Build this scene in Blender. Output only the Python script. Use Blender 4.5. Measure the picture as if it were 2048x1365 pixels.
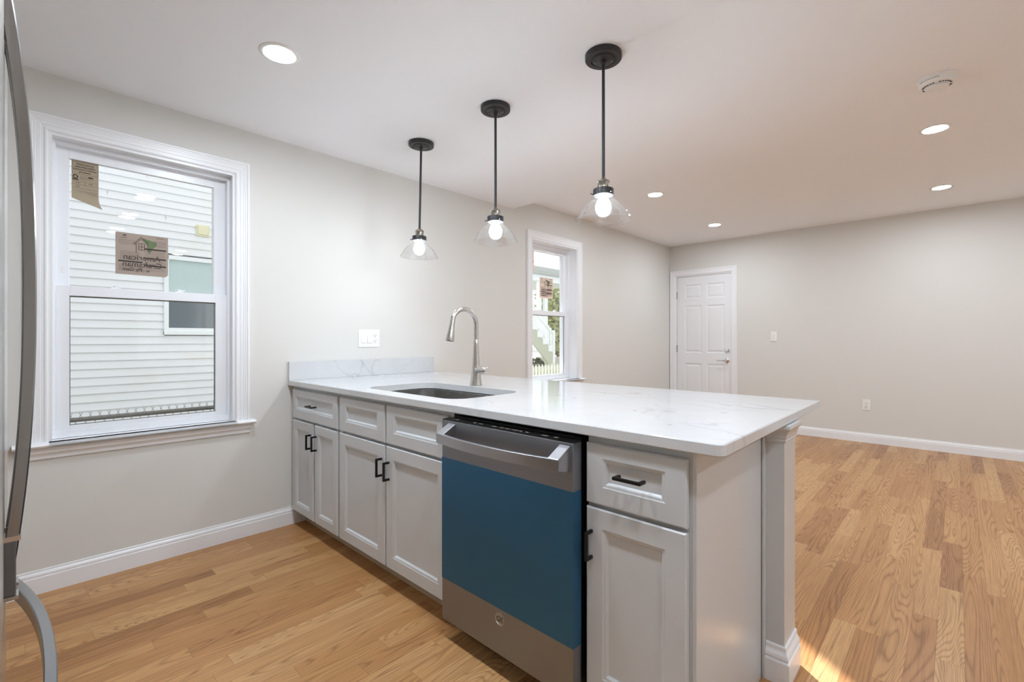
import bpy, bmesh, math, random
from mathutils import Vector, Matrix
random.seed(7)
S = bpy.context.scene
for o in list(bpy.data.objects): bpy.data.objects.remove(o)
COL = S.collection
PI = math.pi

# ------------------------------------------------------------------ camera, sky, sun, exposure
CAM = Vector((3.0778, 0.0, 1.1718)); YAW = 43.42
cd = bpy.data.cameras.new('camera'); cam = bpy.data.objects.new('camera', cd); COL.objects.link(cam)
cam.location = CAM; cam.rotation_euler = (PI/2, 0, math.radians(YAW))
cd.sensor_width = 36; cd.lens = 939.37/2048*36; cd.shift_y = -(682.5-679.53)/2048; cd.clip_start = .02
S.camera = cam
S.view_settings.view_transform = 'Standard'; S.view_settings.look = 'None'
S.view_settings.exposure = 0.14; S.view_settings.gamma = 1.0; S.view_settings.use_curve_mapping = False

W = bpy.data.worlds.new('sky'); S.world = W; W.use_nodes = True
wb = W.node_tree.nodes['Background']; wb.inputs[0].default_value = (.92, .96, 1.0, 1); wb.inputs[1].default_value = 1.22
sd = bpy.data.lights.new('sun', 'SUN'); sun = bpy.data.objects.new('sun', sd); COL.objects.link(sun)
sd.energy = 17.0; sd.angle = math.radians(1.0); sd.color = (.98, .98, 1)
SUNDIR = Vector((1, -.76, -.69)).normalized()
sun.rotation_euler = SUNDIR.to_track_quat('-Z', 'Y').to_euler(); sun.location = (-8, 11, 7)
DOWNLIGHT = 300.0     # emission of a recessed diffuser
BULB = 125.0          # emission of a pendant bulb

# ------------------------------------------------------------------ materials
def lin(c):
    return tuple(((v/255)/12.92 if v/255 <= .04045 else ((v/255+.055)/1.055)**2.4) for v in c)
class NT:
    def __init__(s, name):
        s.m = bpy.data.materials.new(name); s.m.use_nodes = True; s.t = s.m.node_tree
        s.b = s.t.nodes['Principled BSDF']; s.out = s.t.nodes['Material Output']
    def n(s, typ, **k):
        x = s.t.nodes.new(typ)
        for a, v in k.items():
            if a.startswith('i_'):
                key = a[2:]; key = int(key) if key.isdigit() else key.replace('_', ' ')
                if isinstance(v, bpy.types.NodeSocket): s.t.links.new(v, x.inputs[key])
                else: x.inputs[key].default_value = v
            else: setattr(x, a, v)
        return x
    def l(s, a, b): s.t.links.new(a, b)
    def math(s, op, a, b=None, c=None):
        x = s.n('ShaderNodeMath', operation=op)
        for i, v in enumerate((a, b, c)):
            if v is None: continue
            if isinstance(v, bpy.types.NodeSocket): s.l(v, x.inputs[i])
            else: x.inputs[i].default_value = v
        return x.outputs[0]
    def mix(s, f, a, b):
        x = s.n('ShaderNodeMix', data_type='RGBA')
        for i, v in ((0, f), (6, a), (7, b)):
            if isinstance(v, bpy.types.NodeSocket): s.l(v, x.inputs[i])
            else: x.inputs[i].default_value = (v if i == 0 else (*v, 1)[:4])
        return x.outputs[2]
    def pos(s): return s.n('ShaderNodeTexCoord').outputs['Object']
def mat(name, rgb, rough=.5, metal=0, spec=.5, bump=0, bscale=200, coat=0, var=.03, vscale=6, linear=False, aniso=0):
    k = NT(name); c = rgb if linear else lin(rgb)
    p = k.pos(); nz = k.n('ShaderNodeTexNoise', i_Vector=p, i_Scale=vscale, i_Detail=3.0)
    k.l(k.mix(nz.outputs[0], tuple(v*(1-var) for v in c), tuple(min(1, v*(1+var)) for v in c)), k.b.inputs['Base Color'])
    k.b.inputs['Roughness'].default_value = rough; k.b.inputs['Metallic'].default_value = metal
    k.b.inputs['Specular IOR Level'].default_value = spec; k.b.inputs['Coat Weight'].default_value = coat
    if aniso: k.b.inputs['Anisotropic'].default_value = aniso
    if bump:
        n2 = k.n('ShaderNodeTexNoise', i_Vector=p, i_Scale=bscale, i_Detail=2.0)
        b = k.n('ShaderNodeBump', i_Strength=bump, i_Distance=.002, i_Height=n2.outputs[0]); k.l(b.outputs[0], k.b.inputs['Normal'])
    return k.m
def emit(name, rgb, strength):
    k = NT(name); k.b.inputs['Base Color'].default_value = (.9, .9, .9, 1)
    nz = k.n('ShaderNodeTexNoise', i_Vector=k.pos(), i_Scale=3.0)
    k.l(k.mix(nz.outputs[0], rgb, tuple(v*.98 for v in rgb)), k.b.inputs['Emission Color'])
    k.b.inputs['Emission Strength'].default_value = strength; return k.m
def clear_glass(name, tint=(.99, .993, .993), ior=1.45, gain=1.0, haze=0):
    k = NT(name); k.t.nodes.remove(k.b)
    tr = k.n('ShaderNodeBsdfTransparent'); gl = k.n('ShaderNodeBsdfGlossy', i_Roughness=.0)
    nz = k.n('ShaderNodeTexNoise', i_Vector=k.pos(), i_Scale=2.0)
    k.l(k.mix(nz.outputs[0], tint, tuple(v*.995 for v in tint)), tr.inputs[0])
    g = k.n('ShaderNodeNewGeometry'); dt = k.n('ShaderNodeVectorMath', operation='DOT_PRODUCT'); k.l(g.outputs['Normal'], dt.inputs[0]); k.l(g.outputs['Incoming'], dt.inputs[1])
    r0 = ((ior-1)/(ior+1))**2*gain
    sc = k.math('POWER', k.math('SUBTRACT', 1.0, k.math('ABSOLUTE', dt.outputs['Value'])), 5.0)      # Schlick reflectance, same from both sides
    f = k.math('MINIMUM', k.math('MULTIPLY_ADD', sc, 1-r0, r0), 1.0)
    mx = k.n('ShaderNodeMixShader'); k.l(f, mx.inputs[0]); k.l(tr.outputs[0], mx.inputs[1]); k.l(gl.outputs[0], mx.inputs[2])
    if haze:
        df = k.n('ShaderNodeBsdfTranslucent'); df.inputs[0].default_value = (.95, .97, .98, 1)
        m2 = k.n('ShaderNodeMixShader'); m2.inputs[0].default_value = haze; k.l(mx.outputs[0], m2.inputs[1]); k.l(df.outputs[0], m2.inputs[2]); mx = m2
    k.l(mx.outputs[0], k.out.inputs[0]); return k.m
def oak_floor():
    k = NT('oak_strip_floor'); p = k.pos(); sp = k.n('ShaderNodeSeparateXYZ', i_Vector=p); x, y = sp.outputs[0], sp.outputs[1]
    w = .0795
    xr = k.math('DIVIDE', x, w); row = k.math('FLOOR', xr); fx = k.math('FRACT', xr)
    ro = k.n('ShaderNodeTexWhiteNoise', noise_dimensions='1D', i_W=row).outputs[0]
    r2 = k.n('ShaderNodeTexWhiteNoise', noise_dimensions='1D', i_W=k.math('ADD', row, 31.7)).outputs[0]
    L = k.math('MULTIPLY_ADD', r2, .55, .55)
    yr = k.math('DIVIDE', k.math('MULTIPLY_ADD', ro, 9.0, k.math('ADD', y, 20)), L); idx = k.math('FLOOR', yr); fy = k.math('FRACT', yr)
    cid = k.n('ShaderNodeCombineXYZ', i_X=row, i_Y=idx)
    wn = k.n('ShaderNodeTexWhiteNoise', noise_dimensions='3D', i_Vector=cid.outputs[0]); rnd = wn.outputs[0]; rc = wn.outputs[1]
    rs = k.n('ShaderNodeSeparateColor', i_Color=rc)
    # cathedral grain: contour lines of a stretched noise, each board with its own offset
    gx = k.math('MULTIPLY_ADD', rnd, 37.0, x); gy = k.math('MULTIPLY_ADD', rs.outputs[1], 23.0, k.math('MULTIPLY', y, .085))
    gv = k.n('ShaderNodeCombineXYZ', i_X=gx, i_Y=gy, i_Z=k.math('MULTIPLY', rs.outputs[2], 9.0))
    n1 = k.n('ShaderNodeTexNoise', i_Vector=gv.outputs[0], i_Scale=8.0, i_Detail=1.2, i_Roughness=.4, i_Distortion=.25)
    ph = k.math('MULTIPLY_ADD', rs.outputs[0], 22.0, 26.0)
    rift = k.math('MULTIPLY', k.math('POWER', k.n('ShaderNodeTexWhiteNoise', noise_dimensions='3D', i_Vector=k.n('ShaderNodeVectorMath', operation='ADD', i_0=cid.outputs[0], i_1=(7.3, 3.1, 1.7)).outputs[0]).outputs[0], 1.6), 170.0)
    ring = k.math('FRACT', k.math('MULTIPLY_ADD', n1.outputs[0], ph, k.math('MULTIPLY', x, rift)))
    ring = k.math('POWER', k.math('ABSOLUTE', k.math('MULTIPLY_ADD', ring, 2.0, -1.0)), 3.0)
    fv = k.n('ShaderNodeCombineXYZ', i_X=k.math('MULTIPLY', gx, 260.0), i_Y=k.math('MULTIPLY', y, 7.0), i_Z=rnd)
    fib = k.n('ShaderNodeTexNoise', i_Vector=fv.outputs[0], i_Scale=1.0, i_Detail=3.0, i_Roughness=.6)
    brk = k.n('ShaderNodeTexNoise', i_Vector=gv.outputs[0], i_Scale=30.0, i_Detail=2.0)
    gr = k.math('MULTIPLY', ring, k.math('MULTIPLY_ADD', brk.outputs[0], .8, .35))
    dark = k.math('MULTIPLY_ADD', gr, .92, k.math('MULTIPLY', k.math('SUBTRACT', fib.outputs[0], .42), 1.3))
    stv = k.n('ShaderNodeCombineXYZ', i_X=k.math('MULTIPLY', gx, 75.0), i_Y=k.math('MULTIPLY', y, 1.6), i_Z=k.math('MULTIPLY', rnd, 5.0))
    stk = k.n('ShaderNodeTexNoise', i_Vector=stv.outputs[0], i_Scale=1.0, i_Detail=2.5, i_Roughness=.55)
    stm = k.n('ShaderNodeMapRange', i_Value=stk.outputs[0], i_1=.50, i_2=.72, i_3=0.0, i_4=.36).outputs[0]
    dark = k.math('ADD', dark, stm)
    dark = k.n('ShaderNodeClamp', i_Value=dark, i_Max=.95).outputs[0]
    cr = k.n('ShaderNodeValToRGB', i_Fac=rnd); e = cr.color_ramp.elements
    e[0].position = 0; e[0].color = (*lin((160, 113, 70)), 1); e[1].position = 1; e[1].color = (*lin((206, 162, 111)), 1)
    for pz, c in ((.10, (182, 133, 84)), (.45, (190, 142, 91)), (.78, (198, 152, 101))):
        q = e.new(pz); q.color = (*lin(c), 1)
    dk = k.mix(.62, cr.outputs[0], lin((100, 56, 26)))
    col = k.mix(dark, cr.outputs[0], dk)
    ex = k.math('MULTIPLY', k.math('MINIMUM', fx, k.math('SUBTRACT', 1.0, fx)), w)
    ey = k.math('MULTIPLY', k.math('MINIMUM', fy, k.math('SUBTRACT', 1.0, fy)), L)
    seam = k.math('LESS_THAN', k.math('MINIMUM', ex, ey), .0007)
    col = k.mix(k.math('MULTIPLY', seam, .55), col, lin((100, 62, 34)))
    k.l(col, k.b.inputs['Base Color'])
    k.l(k.math('MULTIPLY_ADD', dark, .12, .30), k.b.inputs['Roughness'])
    k.b.inputs['Specular IOR Level'].default_value = .34
    b = k.n('ShaderNodeBump', i_Strength=.12, i_Distance=.001, i_Height=k.math('MULTIPLY_ADD', seam, -1.0, k.math('MULTIPLY', fib.outputs[0], .4)))
    k.l(b.outputs[0], k.b.inputs['Normal']); return k.m
def quartz():
    k = NT('white_quartz'); p = k.pos()
    d = k.n('ShaderNodeTexNoise', i_Vector=p, i_Scale=1.6, i_Detail=5.0, i_Roughness=.6)
    pv = k.n('ShaderNodeVectorMath', operation='MULTIPLY_ADD'); k.l(d.outputs[1], pv.inputs[0]); pv.inputs[1].default_value = (.5, .5, .5); k.l(p, pv.inputs[2])
    mp = k.n('ShaderNodeMapping', i_Vector=pv.outputs[0], i_Rotation=(0, 0, .75), i_Scale=(.5, 1.5, 1))
    v = k.n('ShaderNodeTexNoise', i_Vector=mp.outputs[0], i_Scale=1.9, i_Detail=2.5, i_Roughness=.45)
    ln = k.math('ABSOLUTE', k.math('SUBTRACT', v.outputs[0], .5))
    ln = k.n('ShaderNodeMapRange', i_Value=ln, i_1=.0, i_2=.011, i_3=1.0, i_4=0.0).outputs[0]
    pt = k.n('ShaderNodeTexNoise', i_Vector=p, i_Scale=2.6, i_Detail=3.0)
    pm = k.n('ShaderNodeMapRange', i_Value=pt.outputs[0], i_1=.48, i_2=.62).outputs[0]
    vein = k.math('MULTIPLY', ln, k.math('MULTIPLY_ADD', pm, .29, .06))
    cl = k.n('ShaderNodeTexNoise', i_Vector=p, i_Scale=5.0, i_Detail=6.0, i_Roughness=.7)
    base = k.mix(cl.outputs[0], lin((203, 205, 207)), lin((219, 220, 221)))
    sk = k.n('ShaderNodeTexNoise', i_Vector=p, i_Scale=16.0, i_Detail=2.0)
    sp = k.n('ShaderNodeMapRange', i_Value=sk.outputs[0], i_1=.735, i_2=.775).outputs[0]
    col = k.mix(vein, base, lin((150, 150, 152))); col = k.mix(k.math('MULTIPLY', sp, .55), col, lin((125, 125, 128)))
    k.l(col, k.b.inputs['Base Color']); k.b.inputs['Roughness'].default_value = .06; k.b.inputs['Specular IOR Level'].default_value = .55
    return k.m
def brushed(name, rgb, rough, axis_scale, bump=.05):
    k = NT(name); p = k.pos(); mp = k.n('ShaderNodeMapping', i_Vector=p, i_Scale=axis_scale)
    nz = k.n('ShaderNodeTexNoise', i_Vector=mp.outputs[0], i_Scale=1.0, i_Detail=3.0, i_Roughness=.6)
    c = lin(rgb); k.l(k.mix(nz.outputs[0], tuple(v*.93 for v in c), tuple(min(1, v*1.06) for v in c)), k.b.inputs['Base Color'])
    k.b.inputs['Metallic'].default_value = 1; k.l(k.math('MULTIPLY_ADD', nz.outputs[0], .12, rough-.06), k.b.inputs['Roughness'])
    b = k.n('ShaderNodeBump', i_Strength=bump, i_Distance=.0005, i_Height=nz.outputs[0]); k.l(b.outputs[0], k.b.inputs['Normal']); return k.m

M = {}
M['wall'] = mat('greige_wall_paint', (221, 219.3, 214.5), .75, bump=.04, bscale=350, var=.008, vscale=1.5)
M['ceiling'] = mat('white_ceiling_paint', (246, 247, 250), .9, var=.006)
M['trim'] = mat('white_trim_paint', (240, 241, 243), .32, var=.006)
M['door'] = mat('white_door_paint', (236, 237, 239), .35, var=.006)
M['vinyl'] = mat('white_vinyl', (240, 242, 246), .3, var=.005)
M['cab'] = mat('white_cabinet_lacquer', (203, 206, 208), .28, var=.008, bump=.02, bscale=60)
M['cabside'] = mat('cabinet_end_lacquer', (208, 210, 211), .22, var=.008, bump=.03, bscale=25)
M['toe'] = mat('raw_toe_board', (190, 170, 145), .7, var=.08)
M['black'] = mat('matte_black_metal', (26, 26, 27), .38, metal=.4, var=.05)
M['pblack'] = mat('black_pendant_metal', (48, 48, 50), .42, metal=.3, var=.05)
M['plastic_black'] = mat('black_plastic', (14, 14, 15), .3, var=.05)
M['nickel'] = brushed('brushed_nickel', (196, 192, 186), .26, (220, 220, 14))
M['antique'] = mat('aged_nickel', (158, 152, 142), .28, metal=1, var=.08, vscale=40)
M['chrome'] = mat('chrome', (222, 222, 226), .16, metal=1, var=.02)
M['steel'] = brushed('stainless_steel', (146, 150, 157), .42, (6, 300, 400), .02)
M['steelbar'] = brushed('stainless_bar', (182, 184, 190), .30, (3, 40, 40), 0)
M['sinksteel'] = brushed('sink_steel', (175, 174, 172), .25, (30, 30, 200))
M['fridge'] = brushed('fridge_steel', (205, 203, 198), .25, (5, 200, 300))
M['fridgebar'] = brushed('fridge_bar_steel', (160, 160, 160), .24, (300, 300, 8))
M['darksteel'] = mat('dark_grey_casing', (92, 90, 88), .45, metal=.4)
M['floor'] = oak_floor(); M['quartz'] = quartz()
M['pane'] = clear_glass('window_glass', gain=.45); M['shade'] = clear_glass('pendant_glass', (.985, .99, .99), 1.5, 2.2, .004)
M['plate'] = mat('white_plastic', (240, 239, 236), .35, var=.01)
M['slot'] = mat('dark_slot', (40, 38, 36), .6)
M['paper'] = mat('kraft_sticker', (168, 152, 140), .7, var=.04, vscale=30)
M['paper2'] = mat('tan_sticker', (170, 156, 132), .7, var=.04, vscale=30)
M['paperpink'] = mat('pinkish_sticker', (226, 205, 188), .7, var=.04, vscale=30)
M['ink'] = mat('black_ink', (34, 28, 26), .6); M['inkbrown'] = mat('brown_ink', (82, 66, 58), .6); M['inkgrey'] = mat('grey_ink', (128, 114, 104), .6)
M['inkgreen'] = mat('green_ink', (104, 122, 82), .6); M['inkred'] = mat('red_ink', (196, 110, 90), .6)
M['diff'] = emit('light_diffuser', (.83, .91, 1), DOWNLIGHT)
M['bulb'] = emit('bulb_glow', (.86, .93, 1), BULB)
k = NT('blue_protective_film'); nz = k.n('ShaderNodeTexNoise', i_Vector=k.pos(), i_Scale=2.5, i_Detail=4.0)
k.l(k.mix(nz.outputs[0], lin((50, 102, 142)), lin((58, 110, 148))), k.b.inputs['Base Color'])
k.b.inputs['Metallic'].default_value = .65; k.b.inputs['Roughness'].default_value = .38; M['film'] = k.m
k = NT('vinyl_siding'); p = k.pos(); mp = k.n('ShaderNodeMapping', i_Vector=p, i_Scale=(1, .7, 1.6))
nz = k.n('ShaderNodeTexNoise', i_Vector=mp.outputs[0], i_Scale=1.6, i_Detail=4.0, i_Roughness=.6)
st = k.n('ShaderNodeMapRange', i_Value=nz.outputs[0], i_1=.56, i_2=.75, i_3=0.0, i_4=.35).outputs[0]
k.l(k.mix(st, lin((232, 234, 236)), lin((222, 216, 196))), k.b.inputs['Base Color']); k.b.inputs['Roughness'].default_value = .5; M['siding'] = k.m
M['siding2'] = mat('cream_siding', (224, 225, 214), .6); M['wtrim'] = mat('outdoor_white', (236, 240, 240), .5)
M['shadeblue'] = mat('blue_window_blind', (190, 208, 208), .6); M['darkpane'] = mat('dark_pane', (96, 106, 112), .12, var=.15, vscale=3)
M['beige'] = mat('cream_plastic', (226, 222, 190), .5); M['wire'] = mat('galvanised_wire', (120, 118, 112), .45, metal=.5)
M['concrete'] = mat('concrete', (186, 184, 168), .85, var=.12, vscale=8, bump=.3, bscale=60)
M['skirt'] = mat('stair_side_board', (196, 198, 180), .8, var=.06, vscale=10)
M['shingle'] = mat('grey_roof', (188, 192, 190), .85, var=.1, vscale=30)
M['grass'] = mat('dry_lawn', (128, 126, 112), .95, var=.2, vscale=5, bump=.5, bscale=40)
M['leaf'] = mat('pale_foliage', (168, 172, 130), .8, var=.35, vscale=6); M['leafdark'] = mat('dark_foliage', (84, 90, 72), .8, var=.3, vscale=9)
M['bark'] = mat('bark', (120, 105, 88), .9, var=.25, vscale=20)
M['picket'] = mat('weathered_picket', (176, 178, 166), .8, var=.1, vscale=12)
M['terracotta'] = mat('terracotta', (200, 138, 110), .8, var=.1)

# ------------------------------------------------------------------ mesh builder
class MB:
    def __init__(s): s.v = []; s.f = []; s.sm = []
    def add(s, vs, fs, smooth=False):
        o = len(s.v); s.v += [tuple(a) for a in vs]; s.f += [tuple(i+o for i in f) for f in fs]; s.sm += [smooth]*len(fs); return s
    def box(s, x0, x1, y0, y1, z0, z1):
        x0, x1 = min(x0, x1), max(x0, x1); y0, y1 = min(y0, y1), max(y0, y1); z0, z1 = min(z0, z1), max(z0, z1)
        return s.add([(x0, y0, z0), (x1, y0, z0), (x1, y1, z0), (x0, y1, z0), (x0, y0, z1), (x1, y0, z1), (x1, y1, z1), (x0, y1, z1)],
              [(0, 3, 2, 1), (4, 5, 6, 7), (0, 1, 5, 4), (1, 2, 6, 5), (2, 3, 7, 6), (3, 0, 4, 7)])
    def prism(s, pts, axis, a, b, smooth=False):
        # pts: closed 2D outline in the two remaining axes (order x,y,z without axis)
        def P(p, t):
            q = list(p); q.insert(axis, t); return q
        n = len(pts)
        return s.add([P(p, a) for p in pts]+[P(p, b) for p in pts],
              [tuple(range(n))[::-1], tuple(range(n, 2*n))]+[(i, (i+1) % n, n+(i+1) % n, n+i) for i in range(n)], smooth)
    def lathe(s, prof, c=(0, 0, 0), seg=40, axis=2, smooth=True, closed=False):
        vs = []; fs = []
        for r, h in prof:
            for i in range(seg):
                a = 2*PI*i/seg; u, w = r*math.cos(a), r*math.sin(a)
                p = {2: (u, w, h), 1: (u, h, w), 0: (h, u, w)}[axis]
                vs.append((p[0]+c[0], p[1]+c[1], p[2]+c[2]))
        n = len(prof)
        for j in range(n-1 if not closed else n):
            for i in range(seg):
                a, b = j*seg+i, j*seg+(i+1) % seg; j2 = (j+1) % n
                fs.append((a, b, j2*seg+(i+1) % seg, j2*seg+i))
        if not closed:
            fs.append(tuple(range(seg))[::-1]); fs.append(tuple(range((n-1)*seg, n*seg)))
        return s.add(vs, fs, smooth)
    def tube(s, path, r, seg=12, smooth=True, up=None, ry=None, rect=False):
        path = [Vector(p) for p in path]; n = len(path); vs = []; fs = []
        rs = r if isinstance(r, (list, tuple)) else [r]*n
        prev = None
        for i, p in enumerate(path):
            t = (path[min(i+1, n-1)]-path[max(i-1, 0)]).normalized()
            if prev is None:
                ref = Vector(up) if up else (Vector((0, 0, 1)) if abs(t.z) < .9 else Vector((1, 0, 0)))
                u = (ref-t*ref.dot(t)).normalized()
            else: u = (prev-t*prev.dot(t)).normalized()
            prev = u; w = t.cross(u)
            if rect:
                hu, hw = rs[i], (ry if ry else rs[i]); c = min(hu, hw)*.22
                for a, b in ((hu, hw-c), (hu-c, hw), (-hu+c, hw), (-hu, hw-c), (-hu, -hw+c), (-hu+c, -hw), (hu-c, -hw), (hu, -hw+c)): vs.append(p+u*a+w*b)
            else:
                for j in range(seg):
                    a = 2*PI*j/seg; vs.append(p+u*math.cos(a)*rs[i]+w*math.sin(a)*(ry if ry else rs[i]))
        m = 8 if rect else seg
        for i in range(n-1):
            for j in range(m): fs.append((i*m+j, i*m+(j+1) % m, (i+1)*m+(j+1) % m, (i+1)*m+j))
        fs.append(tuple(range(m))[::-1]); fs.append(tuple(range((n-1)*m, n*m)))
        return s.add(vs, fs, smooth)
    def frame(s, x, y0, y1, z0, z1, prof, sides='LTR', plane='x'):
        # mitred moulding; prof (d inward, h out) closed outline; plane 'x' projects to +x, 'y' to -y
        path = {'LTR': [('a', 0), ('b', 1), ('c', 2), ('d', 3)], 'LTRB': [('a', 1), ('b', 1), ('c', 2), ('d', 2)]}[sides]
        rings = []
        for k, (_, _2) in enumerate(path):
            ring = []
            for d, h in prof:
                yy = (y0+d) if k in (0, 1) else (y1-d)
                zz = (z1-d) if k in (1, 2) else ((z0+d) if sides == 'LTRB' else z0)
                ring.append((x+h, yy, zz) if plane == 'x' else (yy, x-h, zz))
            rings.append(ring)
        n = len(prof); vs = [p for r in rings for p in r]; fs = []
        m = len(rings)
        for i in range(m if sides == 'LTRB' else m-1):
            for j in range(n): fs.append((i*n+j, i*n+(j+1) % n, ((i+1) % m)*n+(j+1) % n, ((i+1) % m)*n+j))
        if sides != 'LTRB': fs += [tuple(range(n)), tuple(range((m-1)*n, m*n))[::-1]]
        return s.add(vs, fs)
    def panelled(s, x0, x1, z0, z1, yf, yb, holes, rings, edge=.004, field=None):
        # slab facing -y with relief panels: holes (hx0,hx1,hz0,hz1); rings [(inset, depth)]
        xs = sorted({x0+edge, x1-edge, *[h[0] for h in holes], *[h[1] for h in holes]}); zs = sorted({z0+edge, z1-edge, *[h[2] for h in holes], *[h[3] for h in holes]})
        V = []; F = []
        def q(a): o = len(V); V.extend(a); F.append((o, o+1, o+2, o+3))
        for i in range(len(xs)-1):
            for j in range(len(zs)-1):
                cx, cz = (xs[i]+xs[i+1])/2, (zs[j]+zs[j+1])/2
                if any(h[0] < cx < h[1] and h[2] < cz < h[3] for h in holes): continue
                q([(xs[i], yf, zs[j]), (xs[i+1], yf, zs[j]), (xs[i+1], yf, zs[j+1]), (xs[i], yf, zs[j+1])])
        for h in holes:
            pr = [(h[0], h[2], h[1], h[3], yf)]
            for d, dep in rings: pr.append((h[0]+d, h[2]+d, h[1]-d, h[3]-d, yf+dep))
            for a, b in zip(pr, pr[1:]):
                A = [(a[0], a[4], a[1]), (a[2], a[4], a[1]), (a[2], a[4], a[3]), (a[0], a[4], a[3])]
                B = [(b[0], b[4], b[1]), (b[2], b[4], b[1]), (b[2], b[4], b[3]), (b[0], b[4], b[3])]
                for t in range(4): q([A[t], A[(t+1) % 4], B[(t+1) % 4], B[t]])
            a = pr[-1]; q([(a[0], a[4], a[1]), (a[2], a[4], a[1]), (a[2], a[4], a[3]), (a[0], a[4], a[3])])
        e = edge
        A = [(x0+e, yf, z0+e), (x1-e, yf, z0+e), (x1-e, yf, z1-e), (x0+e, yf, z1-e)]
        B = [(x0, yf+e, z0), (x1, yf+e, z0), (x1, yf+e, z1), (x0, yf+e, z1)]
        C = [(x0, yb, z0), (x1, yb, z0), (x1, yb, z1), (x0, yb, z1)]
        for P1, P2 in ((A, B), (B, C)):
            for t in range(4): q([P1[(t+1) % 4], P1[t], P2[t], P2[(t+1) % 4]])
        q(C[::-1]); return s.add(V, F)
    def build(s, name, m, parent=None, bevel=0, weld=False, rot=None):
        me = bpy.data.meshes.new(name); off = Vector((0, 0, 0))
        if parent is not None:
            off = wloc(parent)
        me.from_pydata([Vector(a)-off for a in s.v], [], s.f); me.update()
        bm = bmesh.new(); bm.from_mesh(me)
        if weld: bmesh.ops.remove_doubles(bm, verts=bm.verts, dist=1e-5)
        bmesh.ops.recalc_face_normals(bm, faces=bm.faces); bm.to_mesh(me); bm.free()
        for p, sm in zip(me.polygons, s.sm): p.use_smooth = sm
        if any(s.sm):
            try: me.set_sharp_from_angle(angle=math.radians(38))
            except Exception: pass
        me.materials.append(m if not isinstance(m, str) else M[m])
        o = bpy.data.objects.new(name, me); COL.objects.link(o)
        if parent is not None: o.parent = parent
        if bevel:
            b = o.modifiers.new('bevel', 'BEVEL'); b.width = bevel; b.segments = 2; b.limit_method = 'ANGLE'; b.angle_limit = math.radians(40)
        return o
def wloc(o):
    v = Vector((0, 0, 0))
    while o is not None: v = v+o.location; o = o.parent
    return v
def thing(name, label, cat, loc=(0, 0, 0), group=None):
    o = bpy.data.objects.new(name, None); COL.objects.link(o); o.location = loc; o.empty_display_size = .1
    o['label'] = label; o['category'] = cat
    if group: o['group'] = group
    return o
def tag(o, label, cat, group=None):
    o['label'] = label; o['category'] = cat
    if group: o['group'] = group
    return o
def struct(o): o['kind'] = 'structure'; return o
def copy_tree(o, parent=None):
    c = o.copy(); COL.objects.link(c); c.parent = parent
    for ch in [x for x in bpy.data.objects if x.parent == o and x is not c]: copy_tree(ch, c)
    return c
def text(name, body, size, origin, U, V, m, parent, align='CENTER', bold=0.0, sx=1.0):
    # lettering as mesh on the plane spanned by U (reading direction) and V (up)
    cu = bpy.data.curves.new(name+'_curve', 'FONT'); cu.body = body; cu.size = size; cu.align_x = align; cu.offset = bold; cu.resolution_u = 3; cu.extrude = .00015
    t = bpy.data.objects.new(name+'_tmp', cu); COL.objects.link(t)
    dg = bpy.context.evaluated_depsgraph_get(); me = bpy.data.meshes.new_from_object(t.evaluated_get(dg))
    bpy.data.objects.remove(t); U = Vector(U); V = Vector(V); N = U.cross(V); O = Vector(origin)-wloc(parent)
    for v in me.vertices:
        c = v.co.copy(); v.co = O+U*c.x*sx+V*c.y+N*c.z
    me.materials.clear(); me.materials.append(M[m])
    o = bpy.data.objects.new(name, me); COL.objects.link(o); o.parent = parent; return o

# ------------------------------------------------------------------ room shell
H1, H2, YF, YS, YB, XR = 2.4177, 2.539, 6.649, 3.2553, -.92, 5.6
struct(MB().box(-.16, XR+.16, YB-.12, YF+.12, -.04, 0).build('floor', 'floor'))
struct(MB().box(0, XR, YB, YS, H1, H2+.1).build('ceiling', 'ceiling'))
struct(MB().box(0, XR, YS, YF, H2, H2+.1).build('ceiling', 'ceiling'))
WIN = [(0.0, 0.0, .055), (3.43, .044, .107)]      # (shift along the wall, shift up, set back)
WY0, WY1, WZ0, WZ1 = .112, .878, .70, 2.137
mb = MB(); ys = [YB-.12]
for dy, dz, dep in WIN:
    a, b, z0, z1 = WY0+dy, WY1+dy, WZ0+dz-.02, WZ1+dz
    mb.box(-.16, 0, ys[-1], a, 0, H2+.1); mb.box(-.16, 0, a, b, 0, z0); mb.box(-.16, 0, a, b, z1, H2+.1); ys.append(b)
mb.box(-.16, 0, ys[-1], YF+.12, 0, H2+.1)
struct(mb.build('wall_left', 'wall'))
DX0, DX1, DZ = .103, .882, 2.083
struct(MB().box(0, DX0, YF, YF+.12, 0, H2+.1).box(DX0, DX1, YF, YF+.12, DZ, H2+.1).box(DX1, XR+.16, YF, YF+.12, 0, H2+.1).build('wall_far', 'wall'))
struct(MB().box(0, XR+.16, YB-.12, YB, 0, H2+.1).build('wall_back', 'wall'))
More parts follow.
